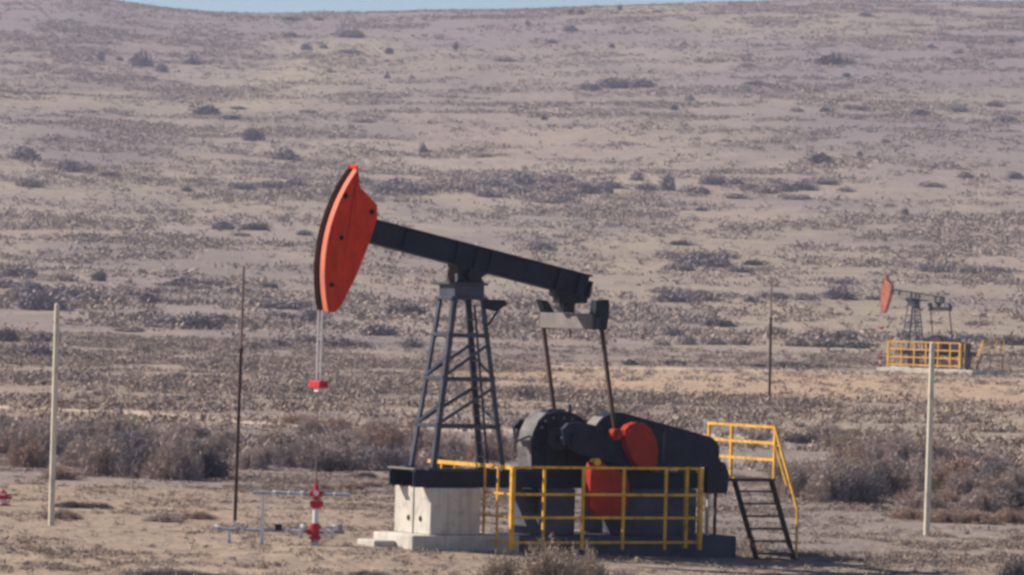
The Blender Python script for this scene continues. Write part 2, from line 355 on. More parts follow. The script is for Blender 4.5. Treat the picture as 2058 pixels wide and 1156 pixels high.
    n = len(back)
    for i in range(n - 1):
        q = [back[i], back[i + 1]]; c = (-2.9, .6)
        inn = [(p[0] * .985 + c[0] * .015, p[1] * .985 + c[1] * .015) for p in q]
        head.prism(TT([q[0], q[1], inn[1], inn[0]]), -.164, .164)
    hd = head.build('horse_head', M[head_m], r)
    m = MB()
    for i in range(26):
        o = [(x * (1 + .018 / R), z * (1 + .018 / R)) for x, z in arc]
        m.prism(TT([arc[i], arc[i + 1], o[i + 1], o[i]]), -.205, .205)
    m.build('curved_face', M['faded_red' if head_m == 'faded_red' else 'salmon_red'], hd)
    m = MB(); o1 = [(x * (1 + .021 / R), z * (1 + .021 / R)) for x, z in arc]; o2 = [(x * (1 + .05 / R), z * (1 + .05 / R)) for x, z in arc]
    for i in range(26): m.prism(TT([o1[i], o1[i + 1], o2[i + 1], o2[i]]), -.005 + .02, .198)
    m.build('cable_track', M['grease'], hd)
    for X, Z in ((-2.86, 7.02), (-2.93, 6.18), (-3.12, 5.23), (-2.25, 6.72)):
        p = T(unrot(X, Z)); MB().tube((p[0], -.21, p[1]), (p[0], -.191, p[1]), .05).build('bolt', M['grease'], hd)
    # bridle ropes, carrier bar and polished rod
    xr = P0[0] - R + .02
    for y in (-.09, .07):
        m = MB(); m.tube((xr, y, P0[1] - .8), (xr, y, 3.27), .021, n=8); m.build('bridle_rope', M['steel'], r)
    m = MB(); m.box((xr - .10, -.24, 3.15), (xr + .10, .24, 3.30)); cb = m.build('carrier_bar', M['valve_red'], r, .02)
    MB().box((xr - .05, -.09, 3.08), (xr + .05, .09, 3.15)).build('clamp', M['white'], cb)
    MB().tube((xr, 0, 3.08), (xr, 0, 1.15), .014, n=6).build('polished_rod', M['pale_rust'], r)
    # equalizer and pitmans
    e0 = (2.6, 4.95); q0 = unrot(*e0); e1 = T(q0); ex, ez = e1[0] - e0[0], e1[1] - e0[1]
    m = MB(); m.box((2.47 + ex, -1.02, 4.46 + ez), (2.74 + ex, 1.06, 4.78 + ez)); m.build('equalizer_beam', M['dusty_lit'], r, .015)
    m = MB(); m.box((2.22 + ex, -.13, 4.98 + ez), (2.72 + ex, .13, 5.16 + ez)); m.box((2.36 + ex, -.1, 4.79 + ez), (2.62 + ex, .1, 4.98 + ez)); m.tube((2.46 + ex, -.2, 4.9 + ez), (2.46 + ex, .2, 4.9 + ez), .09); m.build('tail_bearing', M['black'], r)
    MB().bar((2.55 + ex, -.06, 4.45 + ez), (2.55 + ex, -.06, 4.28 + ez), .03).build('grease_line', M['rust'], r)
    pin = (3.02, 2.33)
    for y in (-1.18, 1.18):
        m = MB()
        if y < 0: m.prism([(2.42 + ex, 5.06 + ez), (2.72 + ex, 5.08 + ez), (2.74 + ex, 4.8 + ez), (2.68 + ex, 4.46 + ez), (2.50 + ex, 4.46 + ez), (2.54 + ex, 4.75 + ez), (2.40 + ex, 4.78 + ez)], y - .12, y + .12)
        else: m.prism([(2.48 + ex, 5.05 + ez), (2.66 + ex, 5.03 + ez), (2.86 + ex, 4.76 + ez), (2.72 + ex, 4.44 + ez), (2.6 + ex, 4.46 + ez), (2.62 + ex, 4.76 + ez)], y - .11, y + .11)
        m.build('pitman_bearing', M['black'], r, .01)
        pm = MB().bar((2.63 + ex, y, 4.47 + ez), (pin[0], y, pin[1]), .07, .065).build('pitman_arm', M['rust'], r)
        m = MB(); m.tube((pin[0], y - .1, pin[1]), (pin[0], y + .1, pin[1]), .12, n=18); m.tube((pin[0], y - .14, pin[1]), (pin[0], y - .1, pin[1]), .06); m.build('wrist_pin', M['weight_red'], pm, smooth=True)
    # cranks with counterweights
    for sgn, y0, y1 in ((-1, -1.06, -.93), (1, .93, 1.06)):
        m = MB(); m.prism([(1.86, 2.42), (1.98, 2.54), (2.30, 2.56), (3.30, 2.36), (4.12, 1.86), (4.20, 1.66), (4.02, 1.50), (3.1, 1.72), (2.2, 1.92), (1.92, 2.08)], y0, y1)
        ck = m.build('crank_arm', M['navy'], r, .012)
        yo, yi = (y0 - .10, y0 - .002) if sgn < 0 else (y1 + .002, y1 + .10)
        yo2, yi2 = (min(yo, yi) - (.0 if sgn > 0 else .0), max(yo, yi))
        up = [(3.10, 2.50)] + [(3.52 + .56 * math.cos(q), 2.10 + .56 * math.sin(q)) for q in [math.radians(100 - 14 * k) for k in range(0, 12)]] + [(3.40, 1.58), (3.30, 2.05)]
        up = [(3.18, 2.42), (3.28, 2.52), (3.45, 2.58), (3.64, 2.56), (3.80, 2.46), (3.93, 2.26), (3.99, 2.0), (3.98, 1.74), (3.92, 1.60), (3.62, 1.60), (3.42, 1.78), (3.26, 2.06)]
        MB().prism(up, yo2 - .14 * (sgn < 0), yi2 + .14 * (sgn > 0)).build('counterweight', M[wt], ck, .015)
        lo = [(2.40, 1.66), (2.44, 1.76), (2.58, 1.80), (2.82, 1.66), (3.26, 1.50), (3.32, 1.28), (3.30, .95), (3.22, .70), (3.02, .62), (2.72, .63), (2.48, .72), (2.40, .98), (2.385, 1.3)]
        MB().prism(lo, yo2 - .14 * (sgn < 0), yi2 + .14 * (sgn > 0)).build('counterweight', M[wt], ck, .015)
        yy = y0 - .05 if sgn < 0 else y1 + .05
        MB().tube((2.14, yy - .03, 2.20), (2.14, yy + .06, 2.20), .13, n=18).build('hub', M['black'], ck)
        for (x, z) in ((2.52, 1.76), (3.30, 2.38), (3.95, 1.62)):
            MB().tube((x, yy - .24, z), (x, yy - .02, z), .075 if x < 3 else .05).build('weight_bolt', M['yellow' if x < 3 else 'weight_red'], ck)
    MB().tube((2.14, -.95, 2.20), (2.14, .95, 2.20), .09).build('crank_shaft', M['black'], r)
    # gearbox
    gp = [(1.60, 1.54), (1.56, 2.05), (1.62, 2.32), (1.74, 2.54), (1.92, 2.70), (2.15, 2.76), (2.45, 2.76), (2.72, 2.66), (2.90, 2.50), (2.97, 2.3), (2.97, 1.54)]
    gb = MB().prism(gp, -.30, .30).build('gearbox', M['black'], r, .03)
    m = MB(); oo = [(1.585, 1.56), (1.545, 2.05), (1.60, 2.34), (1.72, 2.57), (1.91, 2.73)]; ii_ = [(1.60, 1.56), (1.558, 2.05), (1.617, 2.325), (1.737, 2.545), (1.92, 2.702)]
    for q in range(4): m.prism([ii_[q], ii_[q + 1], oo[q + 1], oo[q]], -.27, .27)
    m.build('lit_edge_strips', M['lit_grey'], gb)  # pale plates paint the sunlit left edge of the housing
    for (x, z) in ((1.78, 2.42), (1.86, 2.56), (2.05, 2.62), (2.3, 2.62), (2.5, 2.6), (2.72, 2.5)): MB().tube((x, -.33, z), (x, -.301, z), .03, n=8).build('bolt', M['dusty_lit'], gb)  # pale bolts here and the pale bearing cover stand in for highlights
    m = MB(); m.box((2.05, -.12, 2.762), (2.45, .12, 2.80)); m.tube((2.62, 0, 2.72), (2.62, 0, 2.9), .035, n=8); m.build('inspection_cover', M['tower'], gb)
    for (x, w) in ((1.9, .04), (2.4, .04), (2.75, .04)): MB().box((x, -.345, 1.56), (x + w, -.302, 2.5)).build('rib', M['navy'], gb)
    MB().box((1.60, -.37, 1.95), (2.96, -.302, 2.03)).build('flange', M['navy'], gb)
    m = MB(); m.tube((2.14, -.40, 2.20), (2.14, -.302, 2.20), .24, n=20); m.build('bearing_cover', M['tower'], gb)
    m = MB(); m.tube((2.7, -.42, 2.35), (2.7, -.302, 2.35), .13, n=16); m.build('bearing_cover', M['dusty_lit'], gb)  # pale cover stands in for a highlight on the gearbox
    m = MB(); m.bar((1.56, -.2, 2.25), (1.22, -.2, 2.12), .05); m.bar((1.22, -.2, 1.98), (1.26, -.2, 2.38), .04); m.box((1.36, -.28, 2.02), (1.55, -.1, 2.16)); m.build('brake_lever', M['dusty_lit'], r)
    # belt guard, motor, control box
    c1, r1, c2, r2 = (3.30, 2.13), .64, (5.45, 1.98), .32
    a_ = math.atan2(c2[1] - c1[1], c2[0] - c1[0]); off = math.acos((r1 - r2) / math.hypot(c2[0] - c1[0], c2[1] - c1[1]))
    gpts = [(c1[0] + r1 * math.cos(a_ + off + q), c1[1] + r1 * math.sin(a_ + off + q)) for q in np.linspace(0, 2 * math.pi - 2 * off, 22)] + \
           [(c2[0] + r2 * math.cos(a_ - off + q), c2[1] + r2 * math.sin(a_ - off + q)) for q in np.linspace(0, 2 * off, 10)]
    bg_ = MB().prism(gpts, -.86, -.42).build('belt_guard', M['navy'], r, .02)
    m = MB()
    for q in range(5, 13):
        f_ = lambda p, k: (c1[0] + (p[0] - c1[0]) * k, c1[1] + (p[1] - c1[1]) * k)
        m.prism([f_(gpts[q], 1.004), f_(gpts[q + 1], 1.004), f_(gpts[q + 1], 1.03), f_(gpts[q], 1.03)], -.84, -.44)
    m.build('lit_crescent', M['dusty_lit'], bg_)  # pale strip paints the sunlit crescent onto the guard
    for q in np.linspace(.08, .92, 6):
        for sg in (1, -1):
            px_ = c1[0] + (c2[0] - c1[0]) * q; pz_ = c1[1] + (c2[1] - c1[1]) * q + sg * (r1 + (r2 - r1) * q - .07)
            MB().tube((px_, -.885, pz_), (px_, -.861, pz_), .022, n=8).build('bolt', M['tower'], bg_)
    MB().prism([(4.35, 1.75), (4.40, 1.75), (4.40, 2.36), (4.35, 2.36)], -.885, -.861).build('seam_strip', M['tower'], bg_)
    m = MB(); m.tube((5.35, -.40, 1.93), (5.35, .35, 1.93), .27, n=20); m.box((5.1, -.3, 1.54), (5.6, .3, 1.68)); m.tube((5.35, .35, 1.93), (5.35, .42, 1.93), .22, n=20)
    m.build('motor', M['tower'], r, smooth=True)
    m = MB(); m.prism([(5.56, 1.10), (6.08, 1.10), (6.12, 1.5), (6.02, 1.72), (5.86, 1.80), (5.86, 2.10), (5.56, 2.10)], -.72, -.58); m.build('motor_slide', M['black'], r, .02)
    for x in (5.45, 5.66, 5.84): MB().bar((x, -.62, .19), (x, -.62, 1.12), .05).build('support_post', M['concrete' if x > 5.5 and x < 5.7 else 'rust'], r)
    m = MB(); m.prism([(1.18, 1.17), (1.55, 1.18), (2.05, .62), (2.05, .42), (1.62, .62), (1.3, .9)], -.60, -.46); m.build('brace_plate', M['black'], r)
    return r

def foundation(loc, rz, sc, label, ped='concrete'):
    r = props(empty('concrete_foundation', loc, rz, sc), label, 'foundation', 'concrete foundations')
    MB().box((-1.5, -.88, -.9), (1.0, .78, .235)).build('slab', M['concrete'], r, .03)
    MB().box((1.003, -.90, -.9), (6.22, .78, .225)).build('slab', M['concrete' if ped == 'pale_rust' else 'shade_dark'], r, .03)  # near rear slab and rear pedestals coloured darker to paint in shade
    if ped != 'concrete': MB().box((-1.7, -2.3, -.9), (7.9, 1.6, .13)).build('apron', M['concrete'], r, .03)
    MB().box((-2.0, -.2, -.8), (-1.503, .55, .10)).build('step', M['concrete'], r, .03)
    p = MB().box((-1.03, -.76, .236), (.13, .76, 1.188)).build('pedestal', M[ped], r, .025)
    for y in (.15, -.35): MB().tube((-1.045, y, .55), (-1.03, y, .55), .055).build('lifting_hole', M['hole'], p)
    MB().box((-1.036, -.07, .25), (-1.031, -.03, 1.18)).build('joint', M['hole'], p)
    MB().box((1.55, -.70, .236), (2.40, .5, 1.188)).build('pedestal', M['shade_dark' if ped == 'concrete' else ped], r, .025)
    MB().box((3.46, -.76, .236), (5.3, .76, 1.188)).build('pedestal', M['shade_dark' if ped == 'concrete' else ped], r, .025)
    return r

def railing(loc, rz, sc, xs, zs, k, label):
    r = props(empty('guard_railing', loc, rz, sc), label, 'railing', 'yellow guard railings')
    y = -1.75; zt, zb = zs[0], zs[-1]
    for i, x in enumerate(xs):
        w = (.085 if i in (0, len(xs) - 1) else .05) * k
        MB().bar((x, y, zb - .15), (x, y, zt), w).build('post', M['yellow'], r)
    for z in zs: MB().bar((xs[0], y + .001, z), (xs[-1], y + .001, z), .045 * k, .05 * k).build('rail', M['yellow'], r)
    X = xs[0]
    for ya, yb in ((y + .05, -.62), (.62, -y)):              # cross panels either side of the skid
        for z in zs[1:]: MB().bar((X, ya, z), (X, yb, z), .04).build('rail', M['yellow'], r)
        for yy in ((ya + yb) / 2, yb if ya < 0 else ya): MB().bar((X, yy, zb - .15), (X, yy, zt - .03), .04).build('post', M['yellow'], r)
    MB().bar((X, y + .05, zt - .01), (X, -y, zt - .01), .06, .075).build('rail', M['yellow'], r)
    X = xs[-1]
    for z in zs: MB().bar((X, y + .05, z - .003), (X, y + .55, z - .003), .04).build('rail', M['yellow'], r)
    MB().bar((X, y + .55, zb - .15), (X, y + .55, zt + .01), .07).build('post', M['yellow'], r)
    return r

def stairs(loc, rz, sc, label, g=0.0):
    r = props(empty('access_stairs', loc, rz, sc), label, 'stairs', 'metal access stairs')
    x0, x1 = 6.42, 7.36; yt, zt = -.45, 1.40; yb, zb = -1.42, -.27 + g
    MB().box((6.05, yt, 1.345), (7.42, 2.2, 1.41)).build('platform', M['rust'], r)
    for x, y in ((6.12, 2.1), (7.36, 2.1)): MB().bar((x, y, -.3 + g), (x, y, 1.345), .06).build('platform_leg', M['rust'], r)
    for x in (x0, x1 - .02): MB().bar((x, yt + .02, zt - .03), (x, yb, zb - .05), .045, .13, up=(1, 0, 0) if 0 else (0, 0, 1)).build('stringer', M['rust'], r)
    for k in range(1, 7):
        q = k / 6.6; z = zt + (zb - zt) * q; y = yt + (yb - yt) * q
        MB().box((x0 + .03, y - .10, z - .02), (x1 - .05, y + .08, z + .015)).build('step', M['rust'], r)
    hr = []
    Y = [yt, 1.25, 2.15]
    for y in Y: MB().bar((7.40, y, 1.41), (7.40, y, 2.49), .055).build('post', M['yellow'], r)
    for z in (2.49, 2.15, 1.80): MB().bar((7.40, yt, z), (7.40, 2.2, z), .05, .055).build('rail', M['yellow'], r)
    MB().bar((7.40, yt, 2.47), (7.40, yb + .05, .80 + g), .045).build('handrail', M['yellow'], r)
    MB().bar((7.40, yt - .02, 2.1), (7.40, yt - .5, 1.28 + g), .035).build('handrail', M['yellow'], r)
    MB().bar((7.40, yb + .05, .80 + g), (7.40, yb + .05, -.3 + g), .04).build('post', M['yellow'], r)
    MB().bar((6.40, yt, 1.41), (6.40, yt, 1.44), .05).build('post', M['yellow'], r)
    return r

def valve_stack(loc, name_label, sc=1.0):
    r = props(empty('wellhead', loc, 0, sc), name_label, 'wellhead', 'red wellheads')
    MB().tube((0, 0, -.2), (0, 0, .16), .085).build('casing', M['white'], r)
    m = MB(); m.tube((0, 0, .06), (0, 0, .44), .085, n=16); m.tube((0, 0, .12), (0, 0, .17), .12, n=16); m.tube((0, 0, .34), (0, 0, .40), .12, n=16); m.tube((-.17, 0, .26), (.17, 0, .26), .055, n=12)
    m.build('casing_head', M['valve_red'], r, smooth=True)
    MB().tube((0, 0, .44), (0, 0, .76), .06).build('riser', M['white'], r)
    m = MB(); m.tube((0, 0, .74), (0, 0, .79), .09, n=16); m.tube((.02, 0, .79), (.02, 0, .90), .07, n=16); m.tube((-.12, 0, .83), (.14, 0, .83), .06); m.build('stuffing_box', M['valve_red'], r, smooth=True)
    m = MB(); m.tube((0, 0, .93), (0, 0, 1.20), .055, n=14); m.tube((-.13, 0, 1.03), (.13, 0, 1.03), .06); m.tube((0, 0, .91), (0, 0, .95), .085, n=14); m.build('pumping_tee', M['valve_red'], r, smooth=True)
    m = MB(); m.tube((.16, -.02, .26), (.16, -.05, .26), .09, n=18); m.build('handwheel', M['white'], r)
    MB().tube((.0, -.09, 1.05), (.0, -.13, 1.05), .055, n=16).build('pressure_gauge', M['white'], r)
    MB().tube((0, 0, 1.2), (0, 0, 1.34), .022, n=8).build('stem', M['valve_red'], r)
    return r

TH = math.radians(30); RX, RY = -1.011, 101.5
jack = pump_jack((RX, RY, 0), TH, 1, A0, 'large dark blue pump jack with red horse head in the foreground')
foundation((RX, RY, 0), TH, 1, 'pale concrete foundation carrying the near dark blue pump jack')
railing((RX, RY, 0), TH, 1, [.29, 1.03, 1.95, 2.91, 3.92, 4.76], [1.655, 1.11, .64, .14], 1.0, 'yellow guard railing fencing the cranks of the near pump jack')
stairs((RX, RY, 0), TH, 1, 'dark steel stairs with yellow handrails at the near pump jack')
# second pump jack far right, seen from its sunlit side
fx, fy, fz = hit(1833, 747); FT = math.radians(-44); fs = 1.1
fl = (fx, fy, fz + .17)
pump_jack(fl, FT, fs, math.radians(6), 'small distant pump jack with faded orange horse head on the right', 'pale_grey', 'faded_red', 'rust')
foundation(fl, FT, fs, 'white concrete pad under the distant pump jack on the right', 'pale_rust')
railing(fl, FT, fs, [-1.0, 0.3, 1.6, 2.8, 4.0, 5.2, 6.2], [2.2, 1.6, 1.0, .4], 1.9, 'yellow guard railing round the distant pump jack on the right')
stairs(fl, FT, fs, 'small steel stairs with yellow posts at the distant pump jack')

# wellheads and flow lines
wx, wy = RX - 3.24 * math.cos(TH), RY - 3.24 * math.sin(TH)
wz = tz(wx, wy)
valve_stack((wx, wy, wz), 'red and white wellhead below the horse head of the near pump jack')
wfx, wfy = fx - 3.28 * fs * math.cos(FT), fy - 3.28 * fs * math.sin(FT)
valve_stack((wfx, wfy, tz(wfx, wfy)), 'small faded red wellhead left of the distant pump jack', 1.2)
hx, hy, hz = hit(6, 1016)
r = valve_stack((hx, hy, hz - .12), 'red wellhead cut off by the left edge of the photo', 1.0); r.scale = (1.5, 1.5, .36)

def flow(label, x0, x1, z, stands, coll, flr=.036):
    r = props(empty('flow_line', (x0, wy + .03, tz(x0, wy))), label, 'pipe', 'flow lines at the wellhead')
    h = z; m = MB(); m.tube((0, 0, h), (x1 - x0, 0, h + .0), flr, n=12); m.build('pipe', M['pipe'], r, smooth=True)
    for x, rr, w in coll: MB().tube((x - x0 - w / 2, 0, h), (x - x0 + w / 2, 0, h), rr, n=16).build('flange', M['white'], r, smooth=True)
    for x, lo, hi in stands: MB().bar((x - x0, 0, lo), (x - x0, 0, hi), .085, .06).build('pipe_support', M['white'], r)
    return r
def wpx(px, py=1040): return ray(px, py)[0] * wy
r = flow('upper grey flow line of white couplings at the red valve stack', wpx(508, 993), wpx(705, 993), 1.02, [(wpx(528), -.05, .99)],
     [(wpx(551, 993), .055, .07), (wpx(606, 993), .055, .07), (wpx(672, 993), .045, .05), (wpx(580, 993), .045, .05)])
r = flow('lower grey flow line with white flanges near the ground', wpx(430, 1070), wpx(692, 1070), .27, [(wpx(461, 1080), -.1, .25), (wpx(475, 1060), .29, .42)],
     [(wpx(434, 1070), .09, .07), (wpx(606, 1070), .145, .07), (wpx(668, 1070), .145, .07), (wpx(486, 1070), .06, .08), (wpx(575, 1070), .06, .07)])
MB().box((wpx(553) - wpx(430), -.09, .28), (wpx(566) - wpx(430), .09, .40)).build('valve_handle', M['hole'], r)
MB().bar((wpx(684, 1070) - wpx(430, 1070), 0, .27), (wpx(684, 1070) - wpx(430, 1070), 0, .43), .08).build('valve_body', M['pipe'], r)

# ------------------------------------------------------------------ poles
def pole(base, top, r0, r1, m, name, label, cat, split=None, m2=None, group=None):
    x, y, z = hit(*base); a, b = ray(*top); X, Z = a * y, CAMH + b * y
    rr = props(empty(name, (x, y, z)), label, cat, group)
    d = Vector((X - x, 0, Z - z))
    if split is None:
        MB().tube(Vector((0, 0, 0)) - d * .05, d, r0, r1, n=16).build('shaft', m, rr, smooth=True)
        e = d.normalized(); MB().tube(d + e * .001, d + e * .03, r1 * .9, r1 * .35, n=12).build('cap', m, rr)
    else:
        k = (base[1] - split) / (base[1] - top[1])
        MB().tube(Vector((0, 0, 0)) - d * .05, d * k, r0, r0 * .95, n=12).build('lower_shaft', m, rr, smooth=True)
        MB().tube(d * k + d.normalized() * .001, d, r1, r1 * .9, n=12).build('upper_shaft', m2, rr, smooth=True)
        MB().tube(d * k - d.normalized() * .05, d * k + d.normalized() * .05, r0 * 1.3, n=12).build('sleeve', m, rr)
    return rr
GP = 'bleached posts flanking the pump jack'
pole((103, 1056), (115, 612), .066, .055, M['wood'], 'wooden_post', 'pale bleached post at the far left of the photo', 'post', group=GP)
pole((1862, 1078), (1874, 690), .075, .06, M['wood'], 'wooden_post', 'pale bleached post standing right of the stairs', 'post', group=GP)
pole((472, 1051), (490, 535), .040, .030, M['rust'], 'steel_mast', 'tall dark rusty mast with paler upper half left of the pump jack', 'mast', 705, M['pale_rust'], 'two piece steel masts')
pole((1546, 812), (1551, 556), .075, .045, M['rust'], 'steel_mast', 'thin rusty mast on the plain between the two pump jacks', 'mast', 640, M['pale_rust'], 'two piece steel masts')
x, y, z = hit(472, 1062)
props(MB().bar((x, y, z - .1), (x + .01, y, z + .16), .07).build('marker_stake', M['white']), 'short white stake at the foot of the dark rusty mast', 'stake')

# ------------------------------------------------------------------ vegetation
PAL = dict(
    grey=[(.300, .236, .212), (.370, .298, .258), (.200, .158, .155)],
    dark=[(.100, .088, .092), (.150, .128, .122), (.060, .054, .064)],
    red=[(.300, .210, .165), (.250, .175, .145), (.340, .255, .195)],
    tan=[(.330, .265, .205), (.260, .205, .170), (.200, .160, .140)],
    slate=[(.185, .158, .165), (.245, .205, .200), (.125, .108, .120)])
def bush_mesh(name, n, ln, wd, pal, seed):
    g = np.random.default_rng(seed)
    az = g.random(n) * 2 * math.pi; el = np.arcsin(g.random(n) ** .8); 
    lob = .72 + .28 * np.sin(az * 3 + seed) * np.cos(el * 2 + seed) + .16 * np.sin(az * 7 + seed * 2.1) + g.normal(0, .07, n)
    d = np.stack([np.cos(az) * np.cos(el), np.sin(az) * np.cos(el), np.sin(el)], 1)
    rr = (.30 + .70 * g.random(n) ** .45) * lob; p = d * rr[:, None]; p[:, 2] = np.maximum(p[:, 2], 0)
    dr = d * .6 + np.array([0, 0, .35]) + g.normal(0, .62, (n, 3)); dr /= np.linalg.norm(dr, axis=1)[:, None]
    sd = np.cross(dr, g.normal(0, 1, (n, 3))); sd /= np.linalg.norm(sd, axis=1)[:, None]
    l = ln * (.5 + g.random(n))[:, None]; w = wd * (.6 + .8 * g.random(n))[:, None]
    V = np.stack([p - sd * w - dr * l * .4, p + sd * w - dr * l * .4, p + dr * l * .6], 1).reshape(-1, 3)
    C = (1.35 if n > 2000 else 1.35) * np.array(pal)[g.choice(3, n, p=[.55, .28, .17])] * (.88 + .24 * g.random((n, 1)))
    # woody stems from the root
    k = 60; a2 = g.random(k) * 6.28; e2 = np.arcsin(g.random(k)); dd = np.stack([np.cos(a2) * np.cos(e2), np.sin(a2) * np.cos(e2), np.sin(e2)], 1) * .8
    s2 = np.cross(dd, [0, 0, 1.]); s2 /= np.linalg.norm(s2, axis=1)[:, None] + 1e-6
    V2 = np.stack([s2 * .015, -s2 * .015, dd], 1).reshape(-1, 3); C2 = np.full((k, 3), .11)
    V = np.concatenate([V, V2]); C = np.concatenate([C, C2])
    return np_mesh(name, V, np.arange(len(V)).reshape(-1, 3), M['scrub'], np.repeat(C, 3, 0))
BM = {}
for pn, pal in PAL.items():
    for s in range(3):
        BM['near', pn, s] = bush_mesh('shrub_' + pn, 6500, .13, .0105, pal, 10 + s)
        BM['far', pn, s] = bush_mesh('shrub_far_' + pn, 700, .24, .045, pal, 20 + s)

# (centre x, foot y, width, height, colour) read off the photo; each is set down on the ground and given real size
B = []
def add(zone, grp, items):
    for it in items: B.append((zone, grp, it))
add('just under the skyline', 'shrubs just under the skyline', [(1148,30,14,12,'dark'),(1168,30,13,12,'dark'),(1246,22,10,13,'dark'),(1322,27,24,8,'grey'),(1145,64,34,14,'slate'),(585,42,44,9,'slate'),(640,42,24,8,'slate'),(330,14,20,6,'grey'),(1740,34,30,10,'slate'),(1060,52,12,12,'grey')])
add('high on the hillside', 'shrubs high on the hillside', [(180,123,14,12,'slate'),(202,123,16,22,'slate'),(240,123,16,9,'slate'),(285,134,54,32,'slate'),(325,146,26,20,'slate'),(388,130,40,13,'dark'),(585,76,40,10,'dark'),(615,101,26,14,'slate'),(650,98,20,8,'slate'),(663,147,14,11,'grey'),
    (705,76,62,18,'slate'),(705,108,50,8,'slate'),(782,109,18,14,'dark'),(916,100,10,17,'dark'),(1012,124,52,11,'grey'),(1110,88,24,8,'dark'),(1230,97,14,9,'dark'),(1375,92,16,8,'grey'),(1500,135,44,8,'grey'),(1676,130,76,22,'dark'),(1702,156,22,9,'dark'),(1872,98,14,9,'dark'),(1925,108,28,10,'grey'),(2032,87,16,10,'dark'),(1900,122,30,8,'grey')])
add('halfway up the hillside', 'shrubs halfway up the hillside', [(778,159,14,10,'dark'),(828,160,14,8,'grey'),(1185,182,50,16,'slate'),(1235,178,70,24,'slate'),(1290,176,60,20,'slate'),(1520,172,52,9,'slate'),(1385,204,22,14,'grey'),(415,232,64,22,'dark'),(465,240,56,8,'dark'),(478,220,40,6,'slate'),(730,247,54,9,'grey'),(1094,242,14,11,'dark'),(1600,225,30,10,'grey'),(1660,226,30,10,'dark'),(1725,222,60,10,'slate'),(1850,232,50,14,'slate'),(1930,226,40,12,'slate'),(2020,246,50,14,'slate'),(2000,215,40,12,'slate'),(620,228,40,8,'grey'),(1355,222,18,12,'dark')])
add('level with the horse head top', 'shrubs level with the horse head', [(507,283,46,26,'dark'),(572,322,54,26,'slate'),(48,322,64,28,'slate'),(135,346,54,28,'slate'),(180,345,44,11,'dark'),(220,357,44,11,'dark'),(60,376,64,20,'grey'),(290,363,44,9,'grey'),(375,386,26,11,'dark'),(850,308,18,20,'dark'),(970,316,54,8,'grey'),(490,382,60,16,'slate'),(545,380,70,18,'slate'),(595,378,56,20,'slate'),
    (770,390,60,22,'slate'),(830,391,60,22,'slate'),(900,378,54,10,'grey'),(1000,380,60,20,'slate'),(1050,374,54,28,'slate'),(1135,366,50,14,'slate'),(1180,390,50,24,'slate'),(1215,391,40,22,'slate'),(1280,364,34,22,'grey'),(1342,384,34,40,'slate'),(1435,372,60,22,'slate'),(1480,372,40,14,'slate'),(1570,386,60,22,'slate'),(1615,382,60,20,'slate'),(1648,328,60,22,'dark'),(1728,314,12,10,'dark'),(1780,288,22,10,'grey'),(1870,376,60,10,'grey'),(1940,358,40,14,'grey'),(2040,360,36,14,'dark'),(1460,287,26,8,'grey'),(1700,386,40,10,'grey'),(1125,405,60,10,'dark')])
add('level with the walking beam', 'shrubs level with the walking beam', [(450,462,60,18,'slate'),(515,463,60,16,'dark'),(485,475,44,8,'grey'),(612,474,34,12,'slate'),(165,480,24,13,'dark'),(320,521,34,6,'grey'),(1085,502,64,16,'slate'),(1370,494,60,10,'dark'),(1385,535,70,24,'slate'),(1440,538,70,26,'slate'),(1515,534,50,12,'dark'),(1880,548,70,16,'slate'),(1950,550,60,12,'slate'),(1820,432,14,14,'dark'),(1410,425,30,8,'dark'),(1850,500,40,8,'grey'),(200,566,32,22,'dark'),(40,558,90,24,'slate'),(130,566,60,18,'grey'),(370,575,70,16,'dark'),(430,574,80,12,'slate'),(540,580,44,12,'dark')])
add('on the plain behind the tower', 'shrubs on the plain behind the tower', [(26,608,56,28,'grey'),(85,624,112,40,'slate'),(190,610,70,24,'slate'),(235,611,50,20,'grey'),(298,610,50,22,'dark'),(345,611,40,12,'grey'),(330,660,80,24,'slate'),(395,662,90,28,'dark'),(575,622,140,18,'slate'),(628,650,64,30,'slate'),(14,688,52,30,'dark'),(75,722,90,32,'slate'),(140,720,80,22,'grey'),(285,712,44,22,'grey'),(232,658,44,16,'grey'),(510,702,64,16,'grey'),(680,700,80,24,'slate'),
    (815,634,96,24,'dark'),(765,676,84,26,'slate'),(830,700,50,20,'slate'),(1355,608,90,20,'slate'),(1420,607,70,18,'slate'),(1510,608,40,12,'dark'),(1690,602,74,28,'slate'),(1765,604,50,10,'slate'),(1445,657,76,16,'dark'),(1378,694,44,24,'grey'),(1330,695,40,12,'grey'),(1490,694,60,18,'grey'),(1600,697,64,22,'grey'),(1655,699,60,14,'dark'),(1720,700,90,14,'dark'),(1960,655,60,10,'grey'),(1955,690,80,20,'slate'),(2030,694,80,18,'dark')])
add('beside the tan soil strip', 'shrubs along the tan soil strip', [(1268,735,38,13,'dark'),(1355,736,46,14,'dark'),(1525,739,34,8,'dark'),(1575,740,50,12,'dark'),(1610,742,50,12,'dark'),(1648,742,36,9,'dark'),(1055,805,66,34,'grey'),(1190,838,64,32,'grey'),(1650,820,44,16,'grey'),(1690,822,26,14,'grey'),(1545,816,30,8,'dark'),(180,766,30,9,'dark'),(342,785,24,9,'dark'),(200,795,40,8,'grey')])
